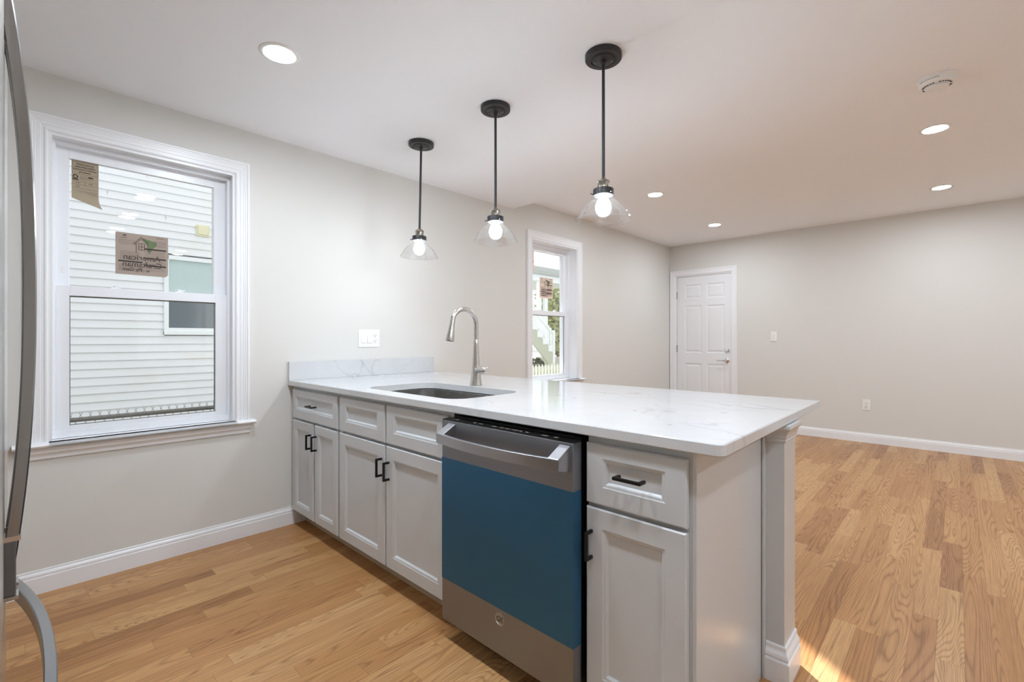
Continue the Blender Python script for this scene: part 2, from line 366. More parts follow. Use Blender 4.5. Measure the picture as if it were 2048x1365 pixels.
# right wall (out of frame) with two wide unseen windows, added to bring in more daylight
OP = [(1.2, 3.0), (3.9, 5.9)]
m = MB(); yy_ = YB
for a_, b_ in OP: m.box(XR, XR+.16, yy_, a_, 0, H2+.1).box(XR, XR+.16, a_, b_, 2.1, H2+.1).box(XR, XR+.16, a_, b_, 0, .8); yy_ = b_
struct(m.box(XR, XR+.16, yy_, YF, 0, H2+.1).build('wall_right', 'wall'))
for i_, (a_, b_) in enumerate(OP):
    w3 = struct(bpy.data.objects.new('window_%d' % (3+i_), None)); COL.objects.link(w3); w3.location = (XR, (a_+b_)/2, .8)
    c_ = (a_+b_)/2
    MB().box(XR+.05, XR+.1, a_, b_, .8, .86).box(XR+.05, XR+.1, a_, b_, 2.04, 2.1).box(XR+.05, XR+.1, a_, a_+.06, .86, 2.04).box(XR+.05, XR+.1, b_-.06, b_, .86, 2.04).box(XR+.05, XR+.1, c_-.03, c_+.03, .86, 2.04).build('window_frame', 'vinyl', w3)
    for p_, q_ in ((a_+.06, c_-.03), (c_+.03, b_-.06)): MB().box(XR+.073, XR+.077, p_, q_, .86, 2.04).build('glass_pane', 'pane', w3)

BB = [(0, 0), (.014, 0), (.014, .072), (.0135, .075), (.0105, .0765), (.0105, .079), (.0115, .083), (.0105, .090), (.007, .096), (.0045, .0985), (.0045, .1065), (.003, .108), (0, .108)]
def base_y(name, y0, y1):     # along the left wall
    return struct(MB().prism(BB, 1, y0, y1).build(name, 'trim')) 
base_y('baseboard_left', YB, 1.29); base_y('baseboard_left', 2.0, YF)
def base_x(name, x0, x1, yw, s=-1):
    return struct(MB().prism([(yw+s*h, z) for h, z in BB], 0, x0, x1).build(name, 'trim'))
base_x('baseboard_far', .942, XR, YF); base_x('baseboard_back', 2.42, XR, YB, 1); 
struct(MB().prism([(XR-h, z) for h, z in BB], 1, YB, YF).build('baseboard_right', 'trim'))

CAS = [(0, 0), (0, .019), (.004, .0215), (.010, .0215), (.013, .018), (.020, .0175), (.0215, .0155), (.030, .015), (.0315, .0135), (.046, .0125), (.048, .0105), (.058, .010), (.060, .0125), (.066, .0125), (.072, .009), (.072, 0)]
def window(n, dy, dz, dep, num_name):
    r = struct(bpy.data.objects.new(num_name, None)); COL.objects.link(r); r.location = (0, .495+dy, .70+dz)
    y0, y1, zt = .032+dy, .958+dy, 2.217+dz; zs = .695+dz
    MB().frame(0, y0, y1, zs, zt, CAS).build('casing', 'trim', r)
    # jamb lining from the wall face to the frame
    a, b, c = y0+.072, y1-.072, zt-.072
    MB().box(-dep-.12, .0035, a, a+.014, zs, c).box(-dep-.12, .0035, b-.014, b, zs, c).box(-dep-.12, .004, a+.014, b-.014, c-.014, c).build('jamb', 'trim', r)
    # stool with rounded nose, apron below
    nose = [(-dep-.02, zs-.022), (.036, zs-.022), (.046, zs-.019), (.051, zs-.011), (.046, zs-.003), (.036, zs), (-dep-.02, zs)]
    m = MB(); m.prism([(x, z) for x, z in nose], 1, a+.001, b-.001)
    nose2 = [(.001, zs-.022), (.036, zs-.022), (.046, zs-.019), (.051, zs-.011), (.046, zs-.003), (.036, zs), (.001, zs)]
    m.prism(nose2, 1, y0-.045, y1+.028, smooth=False); m.build('window_stool', 'trim', r, bevel=.001)
    ap = [(0, zs-.022), (.030, zs-.022), (.028, zs-.034), (.024, zs-.036), (.022, zs-.048), (.013, zs-.058), (.011, zs-.062), (.010, zs-.064), (.010, zs-.076), (.006, zs-.080), (0, zs-.080)]
    MB().prism(ap, 1, y0-.02, y1+.005).build('apron', 'trim', r)
    # vinyl frame
    fy0, fy1, fz0, fz1 = a+.014, b-.014, zs+.002, c-.014
    m = MB()
    for k, (xa, xb, t) in enumerate(((-dep-.11, -dep-.065, .032), (-dep-.065, -dep-.034, .020), (-dep-.034, -dep+.004, .014))):
        m.box(xa, xb, fy0, fy0+t, fz0, fz1).box(xa, xb, fy1-t, fy1, fz0, fz1).box(xa, xb, fy0+t, fy1-t, fz1-t-.006, fz1)
    m.box(-dep-.11, -dep+.008, fy0+.001, fy1-.001, fz0, fz0+.034)
    m.build('frame', 'vinyl', r, bevel=.001)
    gy0, gy1 = .180+dy, .800+dy
    # upper sash (outer track)
    x = -dep-.036
    us = MB().box(x-.026, x, fy0+.0141, gy0, 1.40+dz, fz1-.020).box(x-.026, x, gy1, fy1-.0141, 1.40+dz, fz1-.020).box(x-.026, x, gy0, gy1, 2.064+dz, fz1-.0202).box(x-.026, x, gy0, gy1, 1.398+dz, 1.432+dz).build('upper_sash', 'vinyl', r, bevel=.0012)
    MB().box(x-.0175, x-.0145, gy0-.004, gy1+.004, 1.43+dz, 2.067+dz).build('glass_pane', 'pane', us)
    o = MB().box(-.0015, .0015, gy0-.004-.49-dy, gy1+.004-.49-dy, -.318, .318).build('glass_pane', 'pane'); o.parent = us; o.location = Vector((x-.024, .49+dy, 1.749+dz))-wloc(us); o.rotation_euler = (0, math.radians(-.32), math.radians(.22))
    MB().box(x-.030, x-.010, gy0-.002, gy0+.003, 1.43+dz, 2.066+dz).box(x-.030, x-.010, gy1-.003, gy1+.002, 1.43+dz, 2.066+dz).build('glazing_bead', 'trim', us)
    # lower sash (inner track)
    x = -dep
    ls = MB().box(x-.030, x, fy0+.0142, gy0, fz0+.034, 1.434+dz).box(x-.030, x, gy1, fy1-.0142, fz0+.034, 1.434+dz).box(x-.030, x, gy0, gy1, 1.386+dz, 1.434+dz).box(x-.030, x, gy0, gy1, fz0+.034, .752+dz).build('lower_sash', 'vinyl', r, bevel=.0012)
    MB().box(x-.0165, x-.0135, gy0-.004, gy1+.004, .749+dz, 1.389+dz).build('glass_pane', 'pane', ls)
    MB().box(x-.0255, x-.0225, gy0-.004, gy1+.004, .749+dz, 1.389+dz).build('glass_pane', 'pane', ls)
    # spacer between the panes
    MB().box(x-.022, x-.017, gy0-.002, gy1+.002, .750+dz, .7555+dz).box(x-.022, x-.017, gy0-.002, gy1+.002, 1.3805+dz, 1.388+dz).box(x-.022, x-.017, gy0-.002, gy0+.004, .7555+dz, 1.3805+dz).box(x-.022, x-.017, gy1-.004, gy1+.002, .7555+dz, 1.3805+dz).build('spacer_bar', 'wire', ls)
    for yy in (.355, .625):
        lk = MB().box(x-.026, x-.004, yy-.020+dy, yy+.020+dy, 1.434+dz, 1.439+dz); lk.lathe([(.010, 1.439+dz), (.010, 1.446+dz), (.006, 1.449+dz)], (x-.015, yy+dy, 0), 16); lk.box(x-.019, x-.011, yy-.006+dy, yy+.028+dy, 1.442+dz, 1.448+dz)
        lk.build('sash_lock', 'vinyl', r)
    for yy, zz in ((gy0-.022, 1.50), (gy1+.022, 1.50)):
        MB().box(-dep-.0365, -dep-.033, yy-.004, yy+.004, zz+dz, zz+.03+dz).build('tilt_latch', 'plate', us)
    return r
for i, (dy, dz, dep) in enumerate(WIN): window(i, dy, dz, dep, 'window_%d' % (i+1))

# ------------------------------------------------------------------ stickers on the window glass
def big_sticker(dy, dz, x, label, paper, y0=.357, y1=.582, z0=1.516, z1=1.736):
    cy, cz = (y0+y1)/2+dy, (z0+z1)/2+dz; w, h = (y1-y0), (z1-z0)
    r = thing('sticker', label, 'sticker', (x, cy, cz-h/2), 'maker stickers left on the window glass')
    c = .012
    pts = [(cy-w/2, cz-h/2), (cy+w/2-c, cz-h/2), (cy+w/2, cz-h/2+c), (cy+w/2, cz+h/2), (cy-w/2, cz+h/2)]
    MB().prism(pts, 0, x-.0004, x).build('paper', paper, r)
    X = x+.0004
    def strip(m, a, b, c0, d, xx=X): m.box(xx-.0003, xx, cy-w/2+a*w, cy-w/2+b*w, cz+h/2-d*h, cz+h/2-c0*h)
    fp = MB(); rr = random.Random(3)
    for k in range(3): strip(fp, .06, .36, .17+.045*k, .18+.045*k)
    for k in range(9): strip(fp, .08, .46-.02*(k % 2), .44+.028*k, .449+.028*k)
    for k in range(4): strip(fp, .72, .96, .13+.04*k, .142+.04*k)
    for k in range(16): strip(fp, .54, .95-.01*(k % 3), .37+.033*k, .379+.033*k)
    for k in range(6): strip(fp, .06, .50, .76+.028*k, .769+.028*k)
    fp.build('fine_print', 'inkgrey', r)
    bars = MB()
    for a, b, z in ((.53, .96, .325), (.53, .96, .555), (.53, .96, .73), (.05, .50, .665)): strip(bars, a, b, z, z+.032, X+.0004)
    bars.build('black_bar', 'ink', r)
    # drawn house with a green roof shadow
    def P(a, b): return (cy-w/2+a*w, cz+h/2-b*h)
    MB().prism([P(.47, .075), P(.77, .16), P(.77, .23), P(.70, .32), P(.62, .47), P(.60, .27)], 0, X-.0003, X).build('green_shape', 'inkgreen', r)
    hs = MB()
    def ln(p, q, t=.0012): hs.tube([(X, *P(*p)), (X, *P(*q))], t, 4, False)
    for p, q in (((.33, .24), (.47, .07)), ((.47, .07), (.62, .20)), ((.36, .245), (.47, .115)), ((.47, .115), (.60, .22)), ((.38, .23), (.38, .46)), ((.60, .22), (.60, .40)),
                 ((.425, .22), (.54, .22)), ((.425, .38), (.54, .38)), ((.425, .22), (.425, .38)), ((.54, .22), (.54, .38)), ((.4825, .22), (.4825, .38)), ((.425, .30), (.54, .30)), ((.33, .24), (.38, .245))): ln(p, q)
    ln((.20, .06), (.13, .06), .002); ln((.165, .04), (.165, .08), .002)
    hs.build('house_drawing', 'inkbrown', r)
    # mirror-read lettering (printed to be read from outside)
    U = (0, -1, 0); Vv = (0, 0, 1)
    for body, size, b, a in (('American', .041, .63, .49), ('Craftsman', .041, .80, .50), ('Ply Gem', .024, .905, .31), ('by', .015, .905, .60)):
        q = P(a, b); text('lettering', body, size, (X+.0005, q[0], q[1]), U, Vv, 'inkbrown', r, sx=1.0, bold=.0005)
    # small swirl before the maker's name
    q = P(.51, .89); MB().lathe([(.006, -.0003), (.006, .0003), (.0045, .0003), (.0045, -.0003)], (X, q[0], q[1]), 16, axis=0, closed=True).build('swirl_mark', 'inkbrown', r)
    q = P(.84, .065); text('lettering', 'CERTIFIED', .008, (X+.0005, q[0], q[1]), U, Vv, 'inkbrown', r)
    q = P(.15, .13); text('lettering', 'ENERGY', .007, (X+.0005, q[0], q[1]), U, Vv, 'inkbrown', r)
    return r
def thanks_label(dy, dz, x, label, paper, plain=False):
    y0, y1, z1 = .190+dy, .291+dy, 2.064+dz
    r = thing('sticker', label, 'sticker', (x, (y0+y1)/2, z1-.2), 'maker stickers left on the window glass')
    # sheet hanging from its stuck top, lower corner curling into the room
    n, mm = 6, 14; vs = []; fs = []
    for side in (0, -.0004):
        for j in range(mm+1):
            for i in range(n+1):
                s = i/n; bot = z1-.19-.045*s; z = z1+(bot-z1)*j/mm; t = max(0, j/mm-.72)/.28
                vs.append((x+side+.028*t*t*(.3+s), y0+(y1-y0)*s+.012*t*t*s, z))
    o2 = (mm+1)*(n+1)
    for j in range(mm):
        for i in range(n):
            a = j*(n+1)+i; fs.append((a, a+1, a+n+2, a+n+1)); fs.append((o2+a, o2+a+n+1, o2+a+n+2, o2+a+1))
    MB().add(vs, fs, True).build('paper', paper, r)
    X = x+.0005; cy = (y0+y1)/2
    U = (0, 1, 0); Vv = (0, 0, 1)
    if plain:
        MB().box(X-.0003, X, y0+.01, y1-.008, z1-.125, z1-.11).build('red_patch', 'inkred', r); MB().box(X-.0003, X, y0+.02, y1-.02, z1-.045, z1-.040).build('red_line', 'inkred', r)
        return r
    for k, (b, sz) in enumerate((('Thank you for', .0118), ('selecting quality', .0118), ('American Craftsman', .0105), ('products.', .0118))):
        text('lettering', b, sz, (X+.0003, cy, z1-.020-.0125*k), U, Vv, 'inkbrown', r, bold=.0002)
    m = MB(); t = .0008
    m.box(X-.0003, X, y0+.002, y1-.002, z1-.066, z1-.066+t).box(X-.0003, X, y0+.002, y1-.002, z1-.005, z1-.005+t).box(X-.0003, X, y0+.002, y0+.002+t, z1-.066, z1-.005).box(X-.0003, X, y1-.003, y1-.002, z1-.066, z1-.005)
    for k in range(3): m.box(X-.0003, X, y0+.003, y1-.004, z1-.102-.017*k, z1-.1012-.017*k)
    m.box(X-.0003, X, y0+.050, y0+.051, z1-.119, z1-.102)
    m.build('table_rules', 'inkbrown', r)
    m = MB()
    m.lathe([(.010, -.0003), (.010, .0003), (.006, .0003), (.006, -.0003)], (X, y0+.014, z1-.080), 20, axis=0, closed=True)
    m.build('emblem', 'ink', r)
    MB().box(X-.0003, X, y0+.003, y0+.025, z1-.096, z1-.091).build('emblem_bar', 'ink', r); MB().box(X-.0003, X, y0+.062, y0+.080, z1-.079, z1-.073).build('energy_mark', 'ink', r)
    m = MB()
    for k in range(4): m.box(X-.0003, X, y0+.030, y0+.080-.006*(k % 2), z1-.076-.005*k, z1-.0748-.005*k)
    for k in range(5): m.box(X-.0003, X, y0+.004, y1-.006, z1-.150-.0045*k, z1-.1488-.0045*k)
    m.build('fine_print', 'inkgrey', r)
    for a, z, b in ((.022, .112, '0.30'), (.070, .112, '0.28'), (.022, .130, '0.50')): text('lettering', b, .008, (X+.0003, y0+a, z1-z), U, Vv, 'ink', r)
    return r
xg = -.055-.036-.0145
big_sticker(0, 0, xg+.0015, 'square tan house-logo sticker on the upper pane of the near window', 'paper')
thanks_label(0, 0, xg+.0015, 'peeling tan thank-you label in the top corner of the near window', 'paper2')
xg2 = -.107-.036-.0145
big_sticker(3.489, .103, xg2+.0015, 'small pale house-logo sticker on the far window behind the faucet', 'paperpink')
thanks_label(3.46, .044, xg2+.0015, 'narrow beige and red label at the upper edge of the far window', 'paperpink', True)

# ------------------------------------------------------------------ far door
d = struct(bpy.data.objects.new('door_1', None)); COL.objects.link(d); d.location = (.49, YF, 0)
DC = [(0, 0), (0, .016), (.006, .018), (.014, .016), (.020, .013), (.050, .011), (.056, .008), (.060, .006), (.060, 0)]
MB().frame(YF, .009, .942, 0, 2.170, [(p*1.25, h) for p, h in DC], plane='y').build('casing', 'trim', d)
MB().box(DX0-.02, DX0+.004, YF-.004, YF+.11, 0, DZ).box(DX1-.004, DX1+.0, YF-.004, YF+.11, 0, DZ).box(DX0, DX1, YF-.004, YF+.11, DZ-.006, DZ).build('jamb', 'trim', d)
hol = [(.243-.02, .445+.02, a, b) for a, b in ((1.757, 1.957), (.985, 1.655), (.25, .83))]+[(.556-.02, .759+.02, a, b) for a, b in ((1.757, 1.957), (.985, 1.655), (.25, .83))]
slab = MB().panelled(.110, .876, .008, 2.073, YF+.008, YF+.048, hol, [(.006, .006), (.016, .008), (.022, .007), (.040, .002)], edge=.002).build('door_slab', 'door', d)
for z in (1.815, 1.04, .26):
    MB().lathe([(.007, z-.05), (.007, z+.05)], (.106, YF+.002, 0), 12).box(.098, .1045, YF-.0005, YF+.006, z-.05, z+.05).build('hinge', 'antique', d)
MB().lathe([(.031, YF+.010), (.031, YF-.002), (.026, YF-.008), (.010, YF-.010)], (.811, 0, 1.027), 28, axis=1).box(.797, .825, YF-.022, YF-.008, 1.023, 1.031).build('deadbolt', 'chrome', slab)
MB().lathe([(.032, YF+.010), (.032, YF), (.026, YF-.006), (.012, YF-.008), (.011, YF-.045), (.013, YF-.05)], (.811, 0, .889), 28, axis=1).tube([(.811, YF-.045, .889), (.78, YF-.05, .888), (.74, YF-.052, .886), (.69, YF-.050, .888)], [.009, .008, .006, .005], 10).build('lever_handle', 'chrome', slab)

# ------------------------------------------------------------------ peninsula cabinets
YD, YFF, YCB, ZC = 1.2, 1.2215, 1.775, .8814     # door face, face frame, cabinet back, underside of the worktop
RG = [(.0025, .002), (.010, .003), (.0115, .006), (.016, .0105)]
def pull(parent, c, vertical, L=.088):
    m = MB(); h = .0045; x, z = c; yo = YD-.034
    if vertical:
        m.box(x-h, x+h, yo, yo+.010, z-L/2, z+L/2).box(x-h, x+h, yo+.009, YD, z+L/2-.010, z+L/2).box(x-h, x+h, yo+.009, YD, z-L/2, z-L/2+.010)
    else:
        m.box(x-L/2, x+L/2, yo, yo+.010, z-h, z+h).box(x+L/2-.010, x+L/2, yo+.009, YD, z-h, z+h).box(x-L/2, x-L/2+.010, yo+.009, YD, z-h, z+h)
    return m.build('handle', 'black', parent, bevel=.0012)
def front(r, name, x0, x1, z0, z1, inset, hp=None):
    o = MB().panelled(x0, x1, z0, z1, YD, YFF-.001, [(x0+inset, x1-inset, z0+(.054 if name != 'door' else inset), z1-(.042 if name != 'door' else inset))], RG, edge=.004).build(name, 'cab', r)
    if hp: pull(o, hp[0], hp[1])
    return o
def carcass(r, x0, x1, side='cab', toe='toe'):
    MB().box(x0, x1, YFF, YCB, .10, ZC-.001).build('body', side, r, bevel=.0008)
    MB().box(x0, x1, 1.291, 1.305, 0, .10).build('toe_kick', toe, r)
c1 = thing('base_cabinet', 'white base cabinet against the window wall, one drawer over two doors', 'cabinet', (.32, 1.5, 0), 'white base cabinets of the peninsula')
carcass(c1, .0155, .6455)
MB().box(.003, .034, YFF-.001, YFF+.02, .10, ZC-.001).build('filler_strip', 'cab', c1)
front(c1, 'drawer', .036, .634, .682, .862, .050, ((.338, .777), False))
front(c1, 'door', .036, .3325, .10, .670, .050, ((.306, .567), True)); front(c1, 'door', .3545, .634, .10, .670, .050, ((.378, .567), True))
c2 = thing('base_cabinet', 'wide white sink cabinet left of the dishwasher with two plain drawer fronts', 'cabinet', (1.12, 1.5, 0), 'white base cabinets of the peninsula')
# the sink cabinet is open on top to take the bowl
MB().box(.6465, 1.600, YFF, YFF+.018, .10, ZC-.001).box(.6465, .665, YFF+.018, YCB, .10, ZC-.001).box(1.582, 1.600, YFF+.018, YCB, .10, ZC-.001).box(.665, 1.582, YCB-.012, YCB, .10, ZC-.001).box(.665, 1.582, YFF+.018, YCB-.012, .10, .118).build('body', 'cab', c2, bevel=.0008)
MB().box(.6465, 1.600, 1.291, 1.305, 0, .10).build('toe_kick', 'toe', c2)
front(c2, 'drawer_front', .659, 1.111, .682, .862, .064); front(c2, 'drawer_front', 1.124, 1.582, .682, .862, .064)
front(c2, 'door', .659, 1.111, .10, .670, .058, ((1.087, .564), True)); front(c2, 'door', 1.124, 1.582, .10, .670, .058, ((1.151, .557), True))
c3 = thing('base_cabinet', 'narrow white cabinet right of the dishwasher with one drawer and one door', 'cabinet', (2.42, 1.5, 0), 'white base cabinets of the peninsula')
carcass(c3, 2.249, 2.5745)
MB().box(2.575, 2.5865, YFF-.002, YCB, 0, ZC-.001).build('end_panel', 'cabside', c3, bevel=.001)
front(c3, 'drawer', 2.254, 2.567, .676, .858, .058, ((2.409, .776), False))
front(c3, 'door', 2.254, 2.567, .10, .664, .058, ((2.275, .553), True))

# post and back wall that carry the overhang
p = thing('support_post', 'white square post with base moulding at the free end of the peninsula', 'post', (2.62, 1.865, 0))
MB().box(2.5885, 2.653, 1.797, 1.940, 0, ZC-.001).build('shaft', 'cabside', p, bevel=.001)
MB().box(2.5868, 2.5960, 1.7765, 1.797, 0, ZC-.001).build('edge_bead', 'cabside', p, bevel=.002)
bp = [(0, 0), (.0185, 0), (.0185, .074), (.017, .077), (.013, .079), (.013, .082), (.0155, .088), (.013, .098), (.008, .106), (.006, .110), (.006, .122), (.003, .126), (0, .126)]
def wrap(m, prof):   # moulding around the front and the right side of the shaft, mitred at the corner
    rings = []
    for k in range(3):
        rings.append([((2.5966, 1.797-h, z) if k == 0 else (2.653+h, 1.797-h, z) if k == 1 else (2.653+h, 1.940, z)) for h, z in prof])
    n = len(prof); vs = [q for r_ in rings for q in r_]; fs = [tuple(range(n)), tuple(range(2*n, 3*n))[::-1]]
    for i in range(2):
        for j in range(n): fs.append((i*n+j, i*n+(j+1) % n, (i+1)*n+(j+1) % n, (i+1)*n+j))
    return m.add(vs, fs)
wrap(MB(), bp).build('base_moulding', 'trim', p)
wrap(MB(), [(0, .820), (.003, .820), (.005, .824), (.004, .828), (.004, .832), (.007, .835), (.008, .845), (.013, .858), (.020, .866), (.022, .870), (.022, ZC-.001), (0, ZC-.001)]).build('crown_moulding', 'cabside', p)
struct(MB().box(0, 2.5882, 1.80, 1.935, 0, ZC-.001).build('wall_peninsula', 'wall'))

# ------------------------------------------------------------------ worktop, backsplash, sink, tap
def rrect(x0, x1, y0, y1, r, n=10):
    pts = []
    for cx, cy, a0 in ((x1-r, y1-r, 0), (x0+r, y1-r, 90), (x0+r, y0+r, 180), (x1-r, y0+r, 270)):
        for i in range(n+1):
            a = math.radians(a0+90*i/n); pts.append((cx+r*math.cos(a), cy+r*math.sin(a)))
    return pts
SX0, SX1, SY0, SY1, SR = .762, 1.530, 1.285, 1.722, .095
def worktop():
    x1, y0, y1 = 2.6651, 1.1851, 2.3309; zt, zb = .914, ZC
    rc = .022; outer = [(.001, y0)]+[(x1-rc+rc*math.cos(math.radians(a)), y0+rc+rc*math.sin(math.radians(a))) for a in range(-90, 1, 15)]+[(x1-.006, y1), (.001, y1)]
    inner = rrect(SX0, SX1, SY0, SY1, SR)
    bm = bmesh.new()
    def loop(pts, z): vs = [bm.verts.new((a, b, z)) for a, b in pts]; return vs, [bm.edges.new((vs[i], vs[(i+1) % len(vs)])) for i in range(len(vs))]
    e = .003
    def shrink(pts, k):     # pull outline in for the eased edge
        cx, cy = 1.3, 1.75; return [(a+(k if a < cx else -k), b+(k if b < cy else -k)) for a, b in pts]
    vo, eo = loop(shrink(outer, e), zt); vi, ei = loop(inner, zt); bmesh.ops.triangle_fill(bm, edges=eo+ei, use_beauty=True)
    vb, eb = loop(shrink(outer, e), zb); vib, eib = loop(inner, zb); bmesh.ops.triangle_fill(bm, edges=eb+eib, use_beauty=True)
    v1, _ = loop(outer, zt-e); v2, _ = loop(outer, zb+e)
    for A, B in ((vo, v1), (v1, v2), (v2, vb), (vi, vib)):
        for i in range(len(A)): bm.faces.new((A[i], A[(i+1) % len(A)], B[(i+1) % len(A)], B[i]))
    bmesh.ops.recalc_face_normals(bm, faces=bm.faces)
    me = bpy.data.meshes.new('countertop'); bm.to_mesh(me); bm.free(); me.materials.append(M['quartz'])
    o = bpy.data.objects.new('countertop', me); COL.objects.link(o); return o
tag(worktop(), 'white quartz worktop with faint grey veins over the peninsula cabinets', 'countertop')
tag(MB().box(.001, .020, 1.1855, 2.318, .9142, 1.032).build('backsplash', 'quartz', None, bevel=.0015), 'low white quartz upstand along the wall at the back of the worktop', 'backsplash')
sk = thing('sink', 'stainless undermount sink bowl set into the white worktop', 'sink', (1.146, 1.5, .68))
def bowl():
    m = MB(); prof = [(.012, ZC-.0035, 0), (.0, ZC-.0035, 0), (-.004, ZC-.006, 0), (-.008, .72, 0), (-.020, .692, .0), (-.045, .680, 0), (-.16, .678, 0)]
    rings = []
    for off, z, _ in prof: rings.append([(a, b, z) for a, b in rrect(SX0-off, SX1+off, SY0-off, SY1+off, max(.012, SR+off), 10)])
    for off, z in ((-.16, .674), (-.05, .674), (-.012, .69), (.0, .72), (.004, ZC-.0065), (.012, ZC-.0065)): rings.append([(a, b, z) for a, b in rrect(SX0-off, SX1+off, SY0-off, SY1+off, max(.012, SR+off), 10)])
    n = len(rings[0]); vs = [q for r_ in rings for q in r_]; fs = []
    for i in range(len(rings)):
        i2 = (i+1) % len(rings)
        if i == 6: continue
        for j in range(n): fs.append((i*n+j, i*n+(j+1) % n, i2*n+(j+1) % n, i2*n+j))
    fs.append(tuple(6*n+j for j in range(n))); fs.append(tuple(7*n+j for j in range(n)))
    return m.add(vs, fs, True)
bowl().build('bowl', 'sinksteel', sk)
MB().lathe([(.045, .6785), (.045, .6805), (.036, .6805), (.030, .6790), (.010, .6788)], (1.146, 1.52, 0), 28).build('drain', 'chrome', sk)

FX, FY = 1.111, 1.783
fa = thing('kitchen_faucet', 'brushed nickel gooseneck faucet with side lever behind the sink', 'faucet', (FX, FY, .914))
prof = [(.0345, .9142), (.0345, .917), (.0335, .920), (.0285, .955), (.0250, .99), (.0215, 1.03), (.0185, 1.08), (.0160, 1.13), (.0146, 1.17), (.0143, 1.1705)]
MB().lathe(prof, (FX, FY, 0), 32).build('body', 'nickel', fa)
path = []
for t in range(0, 4): path.append((FX, FY+.001, 1.172+t*.021))
cx_, cz_, R_ = FY-.087, 1.250, .0885
for a in range(0, 153, 8):
    r_ = math.radians(a); path.append((FX, cx_+R_*math.cos(r_), cz_+R_*1.0*math.sin(r_)))
MB().tube(path, [.0141-.0012*min(1, i/12) for i in range(len(path))], 20).build('spout', 'nickel', fa)
e = Vector(path[-1]); E2 = Vector((FX, 1.594, 1.164)); tdir = (E2-e).normalized(); Ld = (E2-e).length
hd = [e+tdir*Ld*s for s in (0, .02, .22, .5, .8, .97, 1)]
sp = MB().tube(hd, [.0129, .0133, .0140, .0170, .0215, .0240, .0236], 24).build('spray_head', 'nickel', fa)
MB().tube([hd[-1]+tdir*(-.001), hd[-1]+tdir*.0012], .0175, 20).build('spray_nozzle', 'plastic_black', sp)
lv = MB(); lv.tube([(FX, FY, 1.000), (FX+.03, FY, 1.004), (FX+.058, FY, 1.006)], [.019, .0165, .015], 20)
lv.tube([(FX+.012, FY-.012, 1.004), (FX+.03, FY-.014, 1.004), (FX+.085, FY-.018, 1.003), (FX+.100, FY-.019, 1.003), (FX+.107, FY-.0195, 1.003)], [.013, .0185, .0200, .0190, .012], 20)
lv.build('lever', 'nickel', fa)

# ------------------------------------------------------------------ dishwasher
dw = thing('dishwasher', 'stainless dishwasher half covered in blue protective film', 'dishwasher', (1.927, 1.45, 0))
X0, X1, YW = 1.612, 2.2425, 1.150
door = MB().box(X0, X1, YW, YW+.042, .080, .858).build('door', 'steel', dw, bevel=.002)
MB().box(X0-.0006, X1+.0008, YW-.0006, YW+.040, .240, .7125).build('protective_film', 'film', door)
MB().box(X0+.002, X1-.002, YW+.002, YW+.052, .8582, .862).box(X0+.004, X1-.004, YW+.042, YW+.052, .09, .8582).build('control_strip', 'plastic_black', door)
m = MB()
for a, w_ in ((.06, .016), (.16, .012), (.19, .020), (.26, .020), (.30, .014), (.325, .018), (.355, .03), (.39, .014), (.42, .014), (.49, .026), (.54, .016)): MB().box(X0+a, X0+a+w_, YW+.018, YW+.026, .8621, .8626).build('control_mark', 'inkgrey', door)
MB().box(X0+.012, X1-.010, 1.205, 1.76, .04, .868).build('tub', 'plastic_black', dw)
MB().box(X0+.012, X1-.010, 1.27, 1.285, .0, .075).build('kick_plate', 'plastic_black', dw)
# bowed bar handle with mitred end brackets
hp = []
for i in range(21):
    t = i/20; hp.append((X0+.040+(X1-.012-X0-.040)*t, 1.097-.030*(1-(2*t-1)**2), .8015))
hb = MB().tube(hp, .018, rect=True, ry=.006, up=(0, 0, 1), smooth=False).build('handle', 'steelbar', door)
for xa, s in ((X0+.040, 1), (X1-.012, -1)):
    pts = [(1.092, .819), (1.092, .784), (YW+.001, .770), (YW+.001, .850)]
    m = MB(); m.add([(xa, a, b) for a, b in pts]+[(xa+s*.040, a, b) for a, b in pts], [(0, 1, 2, 3), (7, 6, 5, 4), (0, 4, 5, 1), (1, 5, 6, 2), (2, 6, 7, 3), (3, 7, 4, 0)])
    m.build('handle_bracket', 'steelbar', hb, bevel=.002)
lg = MB().lathe([(.0215, YW+.0005), (.0215, YW-.0022), (.0190, YW-.0026), (.0185, YW-.0012), (.0005, YW-.0012)], (1.932, 0, .205), 36, axis=1).build('badge', 'steelbar', door)
text('lettering', 'GE', .026, (1.932, YW-.0016, .1965), (1, 0, 0), (0, 0, 1), 'darksteel', lg, bold=.0006)

